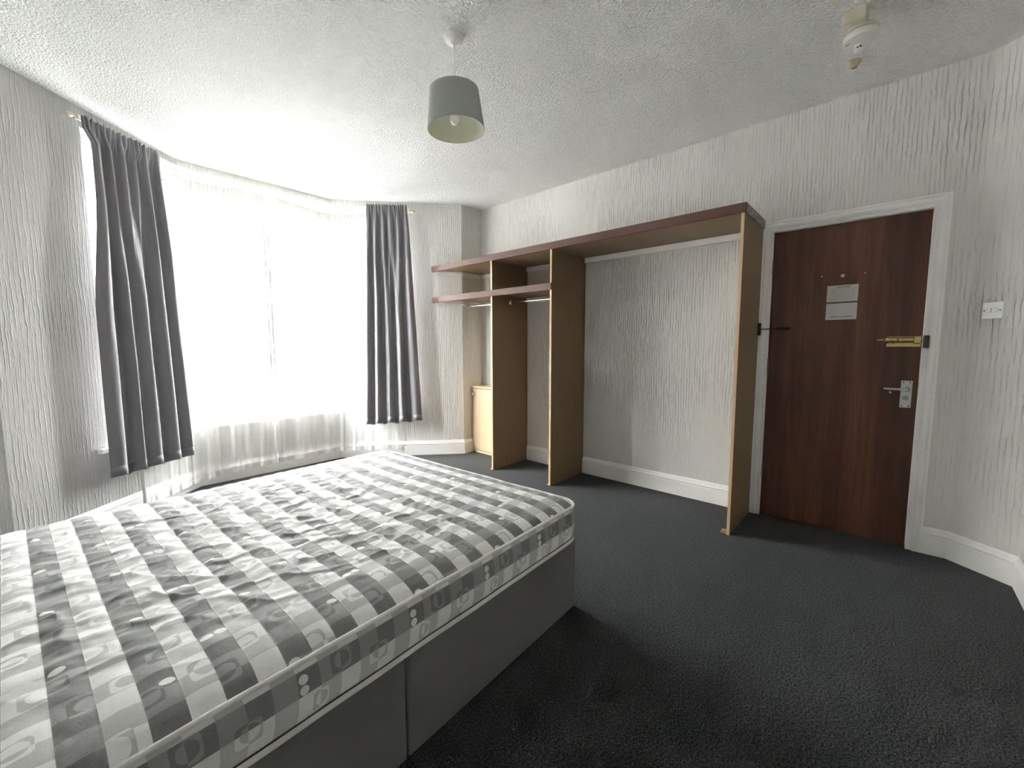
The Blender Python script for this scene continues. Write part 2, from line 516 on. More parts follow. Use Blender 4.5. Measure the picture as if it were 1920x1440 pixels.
SILL, HEAD = 0.50, 2.615
wall('wall_alcove', 0, 'plaster_ridged_cross')
wall('wall_bay_right', 1, 'plaster_ridged_splay', [(1.343 - 0.775, 1.343 - 0.075, SILL, HEAD)])
wall('wall_bay_front', 2, 'plaster_ridged_cross', [(0.075, 1.205, SILL, HEAD)])
wall('wall_bay_left', 3, 'plaster_coarse_dimmed', [(0.075, 0.775, SILL, HEAD)])
wall('wall_window_side', 4, 'plaster_coarse_dimmed')
wall('wall_left', 5, 'plaster_coarse_dimmed')
wall('wall_behind', 6, 'plaster_ridged_cross')
wall('wall_corner', 7, 'plaster_ridged')
# wall_right runs from (3.396,-0.312) to (3.396,3.545): the door opening starts 0.178 along it
DY0, DY1 = -0.132, 0.638
wall('wall_right', 8, 'plaster_ridged', [(DY0 - 0.012 + 0.312, DY1 + 0.012 + 0.312, 0.0, 2.0)])

# the unlit hallway behind the door
hx0, hx1, hy0, hy1 = AXW + WT + 0.001, AXW + WT + 1.1, -0.7, 1.2
bm = bmesh.new()
for lo, hi in (((hx0, hy0 - 0.1, -0.1), (hx1, hy1 + 0.1, 0.0)), ((hx0, hy0 - 0.1, 2.4), (hx1, hy1 + 0.1, 2.5)), ((hx1, hy0 - 0.1, -0.1), (hx1 + 0.1, hy1 + 0.1, 2.5)),
               ((hx0, hy0 - 0.1, 0.0), (hx1, hy0, 2.4)), ((hx0, hy1, 0.0), (hx1, hy1 + 0.1, 2.4))):
    add_box(bm, lo, hi)
tag(from_bm('wall_hallway', bm, 'hall_wall'), kind='structure')
outer = [offset_pt(i, WT) for i in range(NW)]
tag(prism('floor', outer, -0.12, 0.0, 'carpet'), kind='structure')
tag(prism('ceiling', outer, H, H + 0.12, 'ceiling_stipple'), kind='structure')

# ------------------------------------------------------------------ baseboards
BB = [(0, 0), (0.019, 0), (0.019, 0.108), (0.0165, 0.112), (0.0165, 0.117), (0.021, 0.121), (0.021, 0.127),
      (0.0135, 0.134), (0.010, 0.146), (0.0085, 0.152), (0.0045, 0.158), (0, 0.158)]
def baseboard(name, i, s0=None, s1=None):
    p0, p1 = OUT[i], OUT[(i + 1) % NW]
    d = (p1 - p0).normalized(); n = outward(d)
    vs, fs = [], []
    for end, s in ((0, s0), (1, s1)):
        for (o_, z_) in BB:
            if s is None: p = offset_pt((i + end) % NW, -o_)
            else: p = p0 + d * s - n * o_
            vs.append((p.x, p.y, z_))
    K = len(BB)
    for k_ in range(K):
        k2 = (k_ + 1) % K
        fs.append((k_, k2, K + k2, K + k_))
    fs.append(tuple(range(K))); fs.append(tuple(K + k_ for k_ in range(K)))
    return tag(mesh(name, vs, fs, 'white_gloss'), kind='structure')
baseboard('baseboard_alcove', 0, 0.152, None)
baseboard('baseboard_bay_right', 1)
baseboard('baseboard_bay_front', 2)
baseboard('baseboard_bay_left', 3)
baseboard('baseboard_window_side', 4)
baseboard('baseboard_left', 5)
baseboard('baseboard_behind', 6)
baseboard('baseboard_corner', 7)
baseboard('baseboard_right', 8, None, DY0 - 0.073 + 0.312)
baseboard('baseboard_right', 8, 0.731 + 0.312, 2.140 + 0.312)
baseboard('baseboard_right', 8, 2.160 + 0.312, 2.842 + 0.312)

# ------------------------------------------------------------------ windows of the bay
def window(name, i, a, b, label, nose=0.03):
    p0 = OUT[i]; d = seg_dir(i); n = outward(d)
    root = thing(name, (*(p0 + d * (a + b) / 2), SILL), label, None, None, 'structure')
    ang = math.atan2(d.y, d.x)
    mt = Matrix.Translation((p0.x, p0.y, 0)) @ Matrix.Rotation(ang, 4, 'Z')
    # local: x along the wall, -y is outward (right of direction), z up
    y0, y1 = -0.135, -0.070
    f = 0.052
    zt = 1.556
    bm = bmesh.new()
    for lo, hi in (((a, y0, SILL + 0.045), (a + f, y1, HEAD)), ((b - f, y0, SILL + 0.045), (b, y1, HEAD)),
                   ((a + f, y0, HEAD - f), (b - f, y1, HEAD)), ((a + f, y0, SILL + 0.045), (b - f, y1, SILL + 0.045 + f + 0.01))):
        add_box(bm, lo, hi, 0.005, 2, mt)
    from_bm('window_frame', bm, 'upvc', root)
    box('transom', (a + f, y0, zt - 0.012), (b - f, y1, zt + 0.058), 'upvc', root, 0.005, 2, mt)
    # upper sash with its own slim frame
    for (z0, z1) in ((SILL + 0.045 + f + 0.01, zt - 0.012), (zt + 0.058, HEAD - f)):
        bm = bmesh.new(); g = 0.026
        for lo, hi in (((a + f, y0 + 0.012, z0), (a + f + g, y1 + 0.008, z1)), ((b - f - g, y0 + 0.012, z0), (b - f, y1 + 0.008, z1)),
                       ((a + f + g, y0 + 0.012, z1 - g), (b - f - g, y1 + 0.008, z1)), ((a + f + g, y0 + 0.012, z0), (b - f - g, y1 + 0.008, z0 + g))):
            add_box(bm, lo, hi, 0.004, 2, mt)
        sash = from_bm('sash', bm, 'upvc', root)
        box('pane', (a + f + g - 0.005, -0.106, z0 + g - 0.005), (b - f - g + 0.005, -0.102, z1 - g + 0.005), 'window_glass', sash, 0, 2, mt)
    box('window_sill', (a - 0.001, -0.20, SILL), (b + 0.001, 0.0, SILL + 0.045), 'white_gloss', root, 0.0, 2, mt)
    box('sill_nosing', (a - 0.03, 0.001, SILL + 0.010), (b + nose, 0.042, SILL + 0.045), 'white_gloss', root, 0.008, 3, mt)
    adopt(root)
    c = mt @ Vector(((a + b) / 2, -0.19, (SILL + HEAD) / 2))
    portal('window_portal', c, ang, b - a, HEAD - SILL)
window('window_1', 2, 0.075, 1.205, 'wide white framed window in the middle of the bay')
window('window_2', 1, 1.343 - 0.775, 1.343 - 0.075, 'white framed side window of the bay behind the curtain nearer the shelving')
window('window_3', 3, 0.075, 0.775, 'white framed side window of the bay behind the wide grey curtain', 0.085)

# ------------------------------------------------------------------ door and its lining
AX = 3.396
# stops and lining inside the opening
lin = thing('trim_1', (AX, (DY0 + DY1) / 2, 0), kind='structure')
ARC = [(0.0, 0.0), (0.0, 0.010), (0.004, 0.013), (0.012, 0.013), (0.016, 0.010), (0.020, 0.010), (0.028, 0.018), (0.040, 0.021),
       (0.048, 0.020), (0.052, 0.015), (0.056, 0.015), (0.060, 0.022), (0.070, 0.022), (0.070, 0.0)]
zt = 1.990
vs, fs = [], []
for (y, z, sy, sz) in ((DY1 + 0.002, 0.0, 1, 0), (DY1 + 0.002, zt, 1, 1), (DY0 - 0.002, zt, -1, 1), (DY0 - 0.002, 0.0, -1, 0)):
    for (o_, t_) in ARC: vs.append((AX - t_, y + sy * o_, z + sz * o_))
K = len(ARC)
for j in range(3):
    for k_ in range(K):
        k2 = (k_ + 1) % K
        fs.append((j * K + k_, j * K + k2, (j + 1) * K + k2, (j + 1) * K + k_))
fs.append(tuple(range(K))); fs.append(tuple(3 * K + k_ for k_ in range(K)))
mesh('architrave', vs, fs, 'white_gloss', lin)
bm = bmesh.new()
add_box(bm, (AX + 0.001, DY0 - 0.011, 0), (AX + 0.13, DY0 - 0.003, 1.994))
add_box(bm, (AX + 0.001, DY1 + 0.003, 0), (AX + 0.13, DY1 + 0.011, 1.994))
add_box(bm, (AX + 0.001, DY0 - 0.003, 1.9885), (AX + 0.13, DY1 + 0.003, 1.994))
from_bm('door_lining', bm, 'white_gloss', lin)
kp = box('bolt_keep', (AX - 0.038, -0.160, 1.207), (AX - 0.0225, -0.1345, 1.279), 'keep_grey', lin, 0.002)
kp['label'] = 'dark grey bolt keep screwed to the door frame'
adopt(lin)

door = thing('door_1', (AX, (DY0 + DY1) / 2, 0), 'dark reddish brown wooden flush door with brass bolt and lever handle', None, None, 'structure')
LX = AX + 0.003                                     # room side of the leaf
box('door_leaf', (LX, DY0, 0.006), (LX + 0.042, DY1, 1.986), 'mahogany_door', door, 0.0015)
for zc in (1.755, 1.08, 0.33):                      # hinge knuckles on the left
    hg = tube('hinge', [(LX - 0.006, DY1 - 0.001, zc - 0.05), (LX - 0.006, DY1 - 0.001, zc + 0.05)], 0.0058, 'paint_worn_hinge', door, 10)
# spy hole and two old screws
ph = lathe('spy_hole', [(0.0095, 0), (0.0095, 0.003), (0.007, 0.0045), (0.004, 0.0045)], 'pink_white', door, 20, axis_mtx((LX, 0.253, 1.660), (-1, 0, 0)))
box('spy_hole_slot', (LX - 0.0052, 0.2475, 1.6593), (LX - 0.0044, 0.2585, 1.6607), 'dark_hole', ph)
for y_ in (0.360, 0.145):
    lathe('screw', [(0.004, 0), (0.004, 0.001), (0.002, 0.002)], 'pink_white', door, 12, axis_mtx((LX, y_, 1.666), (-1, 0, 0)))
# brass barrel bolt
bb = box('barrel_bolt', (LX - 0.003, -0.128, 1.213), (LX - 0.0002, 0.022, 1.275), 'brass', door, 0.001)
bb['label'] = 'polished brass barrel bolt'
bolt_z, bolt_x = 1.252, LX - 0.022
def bar(name, prof): return lathe(name, [(r_, y_) for y_, r_ in prof], 'brass', bb, 24, axis_mtx((bolt_x, 0, bolt_z), (0, 1, 0)))
bar('bolt_barrel', [(-0.096, 0.0165), (-0.020, 0.0165), (-0.018, 0.0185), (-0.004, 0.0185), (-0.002, 0.0165), (0.010, 0.0165)])
bar('bolt_collar', [(0.010, 0.0175), (0.012, 0.0195), (0.024, 0.0195), (0.028, 0.017), (0.036, 0.0105), (0.042, 0.0095)])
bar('bolt_rod', [(0.042, 0.0072), (0.066, 0.0072), (0.067, 0.006)])
bar('bolt_nose', [(-0.133, 0.0105), (-0.128, 0.0105)])
box('bolt_guide', (LX - 0.041, -0.128, bolt_z - 0.021), (LX - 0.003, -0.096, bolt_z + 0.021), 'brass', bb, 0.005, 3)
for (ya, yb) in ((-0.060, -0.050), (0.000, 0.008)):
    box('bolt_foot', (LX - 0.016, ya, bolt_z - 0.024), (LX - 0.003, yb, bolt_z + 0.020), 'brass', bb, 0.002, 2)
lathe('bolt_knob', [(0.0075, 0), (0.006, 0.006), (0.011, 0.010), (0.0125, 0.016), (0.010, 0.021), (0.004, 0.024)], 'brass', bb, 20, axis_mtx((bolt_x - 0.016, -0.036, bolt_z + 0.002), (-1, 0, 0)))
# lever handle on a back plate
bm = bmesh.new(); add_box(bm, (LX - 0.005, -0.108, 0.853), (LX - 0.0002, -0.058, 1.013), 0.002, 2)
hp = from_bm('handle_plate', bm, 'painted_alloy', door)
hp['label'] = 'brushed steel lever handle plate'
for (y_, z_) in ((-0.069, 1.004), (-0.098, 1.004), (-0.069, 0.862), (-0.098, 0.862)):
    lathe('plate_screw', [(0.0038, 0), (0.0038, 0.0008)], 'dark_hole', hp, 12, axis_mtx((LX - 0.005, y_, z_), (-1, 0, 0)))
lathe('lever_rose', [(0.013, 0), (0.013, 0.006), (0.0095, 0.010), (0.0085, 0.030), (0.0085, 0.038)], 'worn_steel', hp, 24, axis_mtx((LX - 0.005, -0.086, 0.962), (-1, 0, 0)))
tube('lever', [(LX - 0.040, -0.090, 0.962), (LX - 0.041, -0.078, 0.962), (LX - 0.042, -0.040, 0.9635), (LX - 0.042, 0.000, 0.964), (LX - 0.040, 0.018, 0.9645)],
     [0.008, 0.0085, 0.0062, 0.0056, 0.0045], 'satin_steel', hp, 14)
lathe('thumb_turn_rose', [(0.014, 0), (0.014, 0.003), (0.011, 0.005)], 'worn_steel', hp, 24, axis_mtx((LX - 0.005, -0.082, 0.911), (-1, 0, 0)))
box('thumb_turn', (LX - 0.022, -0.0945, 0.9065), (LX - 0.0095, -0.0695, 0.9155), 'worn_steel', hp, 0.002)
box('latch_plate', (LX + 0.008, DY0 - 0.0022, 0.92), (LX + 0.030, DY0 - 0.0005, 1.00), 'satin_steel', door, 0)
mesh('chipped_patch', [(LX - 0.0004, y_, z_) for y_, z_ in ((-0.012, 0.951), (-0.006, 0.938), (-0.014, 0.932), (-0.021, 0.934))], [(0, 1, 2, 3)], 'pink_white', door)
adopt(door)

# notices stuck on the door
for nm, mt_, zc, lb in (('paper_notice', 'notice_print_a', 1.550, 'white printed notice stuck on the door just under the spy hole'),
                        ('paper_notice', 'notice_print_b', 1.437, 'white printed notice stuck on the door under the other notice')):
    bm = bmesh.new(); add_box(bm, (-0.078, -0.0005, -0.0515), (0.078, 0.0005, 0.0515))
    o = from_bm(nm, bm, mt_)
    o.location = (LX - 0.0012, 0.249, zc)
    o.rotation_euler = (math.radians(0.0), math.radians(0.7), -PI / 2)
    o.rotation_euler = (0, 0, -PI / 2)
    tag(o, lb, 'notice')

# black holder on the edge of the door frame with a rod and grip across the hinge side of the door
r = thing('door_restraint', (AX - 0.035, 0.706, 1.335), 'black box on the hinge side door frame with a thin rod and dark grip', 'door restraint')
box('holder', (AX - 0.052, 0.684, 1.292), (AX - 0.0225, 0.7085, 1.378), 'black_plastic', r, 0.003)
tube('rod', [(AX - 0.040, 0.686, 1.334), (AX - 0.042, 0.588, 1.336)], 0.0035, 'dark_metal', r, 10)
tube('grip', [(AX - 0.042, 0.592, 1.336), (AX - 0.042, 0.586, 1.336), (AX - 0.042, 0.575, 1.336), (AX - 0.042, 0.513, 1.337), (AX - 0.042, 0.508, 1.337)],
     [0.004, 0.008, 0.0105, 0.0105, 0.008], 'dark_metal', r, 14)
adopt(r)

# light switch on the angled wall
d7 = seg_dir(7); n7 = outward(d7)                    # from (3.212,-0.55) to (3.396,-0.312)
sy = -0.388
sx_ = 3.396 + (sy + 0.312) * (d7.x / d7.y)
mt = axis_mtx((sx_, sy, 1.404), (-n7.x, -n7.y, 0), (0, 0, 1))   # local z into the room, x up
sw = thing('light_switch', (sx_, sy, 1.362), 'white two gang light switch on the wall beside the door', 'light switch')
box('switch_plate', (-0.043, -0.043, 0.0), (0.043, 0.043, 0.010), 'white_plastic', sw, 0.004, 3, mt)
for y_ in (-0.0135, 0.0135):
    bm = bmesh.new(); add_box(bm, (-0.012, y_ - 0.011, 0.008), (0.012, y_ + 0.011, 0.0155), 0.003, 2, mt @ Matrix.Rotation(math.radians(5), 4, 'Y'))
    from_bm('rocker', bm, 'white_plastic', sw)
for y_ in (-0.032, 0.032):
    lathe('screw', [(0.0032, 0), (0.0032, 0.0006)], 'dark_hole', sw, 12, mt @ Matrix.Translation((0, y_, 0.0102)))
adopt(sw)

# ------------------------------------------------------------------ open wardrobe and shelving along wall_right
FX = 2.868
def splay_y(x): return 3.545 + (3.11 - x) * (4.43 - 3.545) / (3.11 - 2.10)
G = 0.003
ward = thing('open_wardrobe', (3.13, 2.15, 0), 'built in oak veneer open wardrobe with dark edged shelves and three upright panels', 'wardrobe')
TZ0, TZ1 = 2.024, 2.042
LIPX = FX - 0.008
def shelf(name, y0, z0, z1, lip0, lip1, ylip):
    poly = [(FX + 0.012, y0), (AX - G, y0), (AX - G, 3.545 - G), (3.11, 3.545 - G), (FX + 0.012, splay_y(FX + 0.012) - G * 1.5)]
    s_ = prism(name, poly, z0, z1, 'oak_shelf', ward)
    lp = prism('lipping', [(LIPX, ylip), (FX + 0.0115, ylip), (FX + 0.0115, splay_y(FX + 0.0115) - 0.006), (LIPX, splay_y(LIPX) - 0.006)], lip0, lip1, 'mahogany_lip', s_, 0.001)
    lp['label'] = 'dark red brown shelf edging'
    return s_
ts = shelf('top_shelf', 0.701, TZ0, TZ1, 2.020, 2.078, 0.692)
ms = shelf('middle_shelf', 2.161, 1.712, 1.730, 1.689, 1.747, 2.141)
e = box('shelf_end_strip', (FX + 0.012, 0.692, 2.020), (AX - 0.026, 0.7005, 2.078), 'worn_end', ts, 0.001)
for x_ in (2.97, 3.21):
    lathe('screw_hole', [(0.004, 0), (0.004, 0.0008)], 'dark_hole', e, 10, axis_mtx((x_, 0.6919, 2.05), (0, -1, 0)))
def panel(y, z1, x1):
    p = box('upright_panel', (FX + 0.006, y - 0.0085, 0.0), (x1, y + 0.0085, z1), 'oak_panel', ward, 0)
    ed = box('edge_band', (FX + 0.0005, y - 0.009, 0.0), (FX + 0.006, y + 0.009, z1), 'oak_edge', p, 0.0008)
    ed['label'] = 'pale oak front edge'
    return p
panel(2.852, 2.0235, AX - G)
panel(2.150, 2.0235, AX - G)
panel(0.7105, 2.0235, AX - 0.0225)
# white bearers under the shelves
def bearer(lo, hi): return box('bearer', lo, hi, 'white_gloss', ward, 0.002)
for z1, yr in ((TZ0 - 0.001, ((0.7205, 2.1405), (2.1595, 2.8425), (2.8615, 3.52))), (1.711, ((2.1595, 2.8425), (2.8615, 3.52)))):
    for a, b in yr: bearer((AX - 0.024, a, z1 - 0.045), (AX - G, b, z1))
    bearer((3.112, 3.522, z1 - 0.045), (AX - 0.026, 3.545 - G, z1))
    dsp = Vector((2.10 - 3.11, 4.43 - 3.545)).normalized(); nsp = Vector((-dsp.y, -dsp.x))
    c0 = Vector((3.11, 3.545)) + Vector((-0.006, -0.004)); c1 = c0 + dsp * 0.285
    n_in = Vector((-dsp.y, dsp.x)); n_in = n_in if n_in.dot(Vector((-1, -1))) > 0 else -n_in
    prism('bearer', [tuple(c0 + n_in * 0.003), tuple(c1 + n_in * 0.003), tuple(c1 + n_in * 0.020), tuple(c0 + n_in * 0.022)], z1 - 0.040, z1, 'white_gloss', ward)
# chrome hanging rails
for (ya, yb, x_, z_) in ((2.1595, 2.8425, 3.125, 1.648), (2.8615, 3.515, 3.17, 1.655)):
    rl = tube('hanging_rail', [(x_, ya + 0.003, z_), (x_, yb - 0.003, z_)], 0.0095, 'chrome', ward, 16)
    for y_, sgn in ((ya, 1), (yb, -1)):
        lathe('rail_socket', [(0.018, 0), (0.018, 0.003), (0.013, 0.006), (0.013, 0.012)], 'chrome', rl, 20, axis_mtx((x_, y_ + 0.0006 * sgn, z_), (0, sgn, 0)))
tube('rail_hook', [(3.17, 3.50, 1.711), (3.17, 3.50, 1.668)], 0.003, 'chrome', ward, 8)
# little blocks and feet where the panels meet the carpet
box('foot_block', (FX + 0.010, 0.7200, 0.0), (FX + 0.055, 0.757, 0.016), 'raw_block', ward, 0.002)
for y_ in (2.852, 2.150):
    box('foot_block', (FX + 0.004, y_ + 0.0095, 0.0), (FX + 0.026, y_ + 0.027, 0.008), 'oak_edge', ward, 0.001)
adopt(ward)

# shallow cupboard boxed in beside the last panel
CX = 3.232
cb = thing('low_cupboard', ((CX + AX) / 2, 3.2, 0), 'low pale oak cupboard with one door and a small round knob', 'cupboard')
bm = bmesh.new()
add_box(bm, (CX + 0.022, 2.8625, 0.0), (AX - G, 2.880, 0.744)); add_box(bm, (CX + 0.022, 3.520, 0.0), (AX - G, 3.540, 0.744))
add_box(bm, (CX + 0.022, 2.880, 0.030), (AX - G, 3.520, 0.046))
from_bm('carcass', bm, 'pale_oak', cb)
box('cupboard_top', (CX - 0.006, 2.8625, 0.7445), (AX - G, 3.541, 0.764), 'pale_oak', cb, 0.002)
box('plinth_rail', (CX + 0.004, 2.8805, 0.001), (CX + 0.0215, 3.5195, 0.026), 'pale_oak', cb, 0.001)
dr = box('cupboard_door', (CX, 2.8650, 0.034), (CX + 0.0205, 3.5365, 0.737), 'pale_oak', cb, 0.0015)
kn = lathe('knob', [(0.008, 0), (0.006, 0.008), (0.0155, 0.016), (0.0165, 0.022), (0.012, 0.029), (0.003, 0.031)], 'satin_steel', dr, 20, axis_mtx((CX, 3.50, 0.676), (-1, 0, 0)))
adopt(cb)

# ------------------------------------------------------------------ divan and mattress
BA = math.radians(2.6)
BO = Vector((1.60, 1.022, 0))
BL, BW = 1.93, 1.525                                     # local: u from -BL to 0, v from 0 to BW
div = thing('divan_base', BO, 'dark grey fabric divan base in two sections under the patterned mattress', 'bed base')
div.rotation_euler = (0, 0, BA)
for a, b in ((-0.9625, -0.012), (-BL + 0.012, -0.9675)):
    bm = bmesh.new(); add_box(bm, (a, 0.012, 0.004), (b, BW - 0.012, 0.334), 0.008, 3)
    s_ = from_bm('base_section', bm, 'divan_fabric', div)
    for cx_ in (a + 0.06, b - 0.06):
        for cy_ in (0.09, BW - 0.09):
            lathe('glide', [(0.014, 0.0), (0.014, 0.006)], 'black_plastic', s_, 12, Matrix.Translation((cx_, cy_, 0)))

mat_o = thing('mattress', BO, 'grey and white patterned mattress with white piping on the divan', 'mattress')
mat_o.rotation_euler = (0, 0, BA)
CR = 0.085
ZB, ZR = 0.336, 0.500
def u_limits(v):
    dv = min(v, BW - v)
    ins = 0.0 if dv >= CR else CR - math.sqrt(max(0.0, CR * CR - (CR - dv) ** 2))
    return -BL + ins, -ins
def edge_dist(u, v):
    # distance to the rounded outline, inside
    px, py = abs(u + BL / 2) - (BL / 2 - CR), abs(v - BW / 2) - (BW / 2 - CR)
    a, b = max(px, 0), max(py, 0)
    return -(math.hypot(a, b) + min(max(px, py), 0) - CR)
def sm(a, b, x):
    t = max(0.0, min(1.0, (x - a) / (b - a))); return t * t * (3 - 2 * t)
NU, NV = 420, 330
vs, fs = [], []
for j in range(NV + 1):
    # finer rows near the edges so the corners stay round
    t = j / NV
    v = BW * (0.5 - 0.5 * math.cos(PI * t)) * 0.35 + BW * t * 0.65
    v = min(max(v, 0.0), BW)
    lo, hi = u_limits(min(max(v, 0.0012), BW - 0.0012))
    for i in range(NU + 1):
        s = i / NU
        s = 0.75 * s + 0.25 * (0.5 - 0.5 * math.cos(PI * s))
        u = lo + (hi - lo) * s
        d = max(0.0, edge_dist(u, v))
        crown = 0.040 * (1 - math.exp(-d / 0.055))
        inn = sm(0.0, 0.10, d)
        # quilting: each stripe swells a little between its seams
        ph = ((u + 1.638) / STR) % 1.0
        quilt = 0.0042 * math.sqrt(max(0.0, math.sin(PI * ph))) * sm(0.0, 0.03, d)
        p = Vector((u, v, 0))
        # creased middle, calmer toward the foot
        cre = sm(-0.15, -0.75, u) * sm(0.05, 0.35, d)
        w1 = noise.noise(Vector((u * 9 + v * 2.0, v * 17, 1.3)))
        w2 = noise.noise(Vector((u * 22, v * 34 + u * 8, 4.1)))
        w3 = 1 - abs(noise.noise(Vector((u * 6.5 - v * 3, v * 9 + u * 2, 9.7)))) * 2
        wr = inn * ((0.0046 * w1 + 0.0034 * w2 + 0.0050 * max(0, w3) ** 4) * (0.25 + 1.15 * cre))
        dip = -0.010 * inn * sm(0.30, 0.75, d) + 0.004 * noise.noise(Vector((u * 2.2, v * 2.2, 0.5))) * inn
        vs.append((u, v, ZR + crown + quilt + wr + dip))
for j in range(NV):
    for i in range(NU):
        a = j * (NU + 1) + i
        fs.append((a, a + 1, a + NU + 2, a + NU + 1))
me = bpy.data.meshes.new('top_panel'); me.from_pydata(vs, [], fs)
me.materials.append(MATS['ticking_top'])
for p in me.polygons: p.use_smooth = True
tp = link(bpy.data.objects.new('top_panel', me), mat_o)
# outline for border and piping
def outline(off=0.0, n=14):
    pts = []
    r_ = CR + off
    for (cx_, cy_, a0) in ((-CR, CR, -90), (-CR, BW - CR, 0), (-BL + CR, BW - CR, 90), (-BL + CR, CR, 180)):
        for k_ in range(n + 1):
            a = math.radians(a0 + 90 * k_ / n)
            pts.append((cx_ + r_ * math.cos(a), cy_ + r_ * math.sin(a)))
    # subdivide the straight runs
    out = []
    for a, b in zip(pts, pts[1:] + pts[:1]):
        L = math.dist(a, b); m_ = max(1, int(L / 0.04))
        for q in range(m_): out.append((a[0] + (b[0] - a[0]) * q / m_, a[1] + (b[1] - a[1]) * q / m_))
    return out
rows = [(ZB + 0.016, -0.002), (ZB + 0.03, 0.002), (0.39, 0.0055), (0.42, 0.0065), (0.45, 0.0060), (0.48, 0.003), (ZR + 0.001, -0.002)]
vs, fs = [], []
for z_, of in rows:
    ol = outline(of)
    for q, (x_, y_) in enumerate(ol):
        wob = 0.0025 * noise.noise(Vector((x_ * 7, y_ * 7, z_ * 9)))
        vs.append((x_, y_, z_ + wob))
n = len(outline())
for j in range(len(rows) - 1):
    for q in range(n):
        q2 = (q + 1) % n
        fs.append((j * n + q, j * n + q2, (j + 1) * n + q2, (j + 1) * n + q))
mesh('side_border', vs, fs, 'ticking_border', mat_o, True)
def ring_tube(name, z_, of, r_, mat, wobble=0.0, sq=1.0):
    ol = outline(of); n_ = len(ol); V_, F = [], []
    for q, (x_, y_) in enumerate(ol):
        a, b = Vector(ol[q - 1]), Vector(ol[(q + 1) % n_])
        t = (b - a).normalized(); nr = Vector((t.y, -t.x))
        zz = z_ + wobble * noise.noise(Vector((x_ * 5, y_ * 5, z_ * 5)))
        for k_ in range(10):
            an = 2 * PI * k_ / 10
            V_.append((x_ + nr.x * r_ * math.cos(an), y_ + nr.y * r_ * math.cos(an), zz + r_ * sq * math.sin(an)))
    for q in range(n_):
        q2 = (q + 1) % n_
        for k_ in range(10):
            k2 = (k_ + 1) % 10
            F.append((q * 10 + k_, q2 * 10 + k_, q2 * 10 + k2, q * 10 + k2))
    return mesh(name, V_, F, mat, mat_o, True)
pp = ring_tube('piping', ZR + 0.002, 0.001, 0.0062, 'piping_white', 0.004)
pp['label'] = 'white piping around the top edge'
ring_tube('binding_tape', ZB + 0.010, -0.001, 0.0055, 'piping_white', 0.003, 1.8)
ring_tube('seam', ZB + 0.021, 0.0003, 0.0022, 'seam_dark', 0.003)
prism('base_panel', outline(-0.006), ZB, ZB + 0.018, 'ticking_border', mat_o)

# ------------------------------------------------------------------ curtains
def lerp(a, b, t): return a + (b - a) * t
def smooth_pts(pts, n=6):
    """Catmull-Rom through the given points"""
    P = [Vector(p) for p in pts]; P = [P[0] * 2 - P[1]] + P + [P[-1] * 2 - P[-2]]
    out = []
    for i in range(1, len(P) - 2):
        for k_ in range(n):
            t = k_ / n
            a, b, c, d = P[i - 1], P[i], P[i + 1], P[i + 2]
            out.append(0.5 * ((2 * b) + (c - a) * t + (2 * a - 5 * b + 4 * c - d) * t * t + (3 * b - 3 * c + d - a) * t ** 3))
    out.append(P[-2])
    return out
dl = Vector((0.82 - -0.19, 4.43 - 3.545)).normalized(); nl_in = Vector((dl.y, -dl.x))        # left splay, into the room
dr_ = Vector((3.11 - 2.10, 3.545 - 4.43)).normalized(); nr_in = Vector((dr_.y, -dr_.x))
CL, CRr = Vector((0.82, 4.43)), Vector((2.10, 4.43))
nf_in = Vector((0, -1))

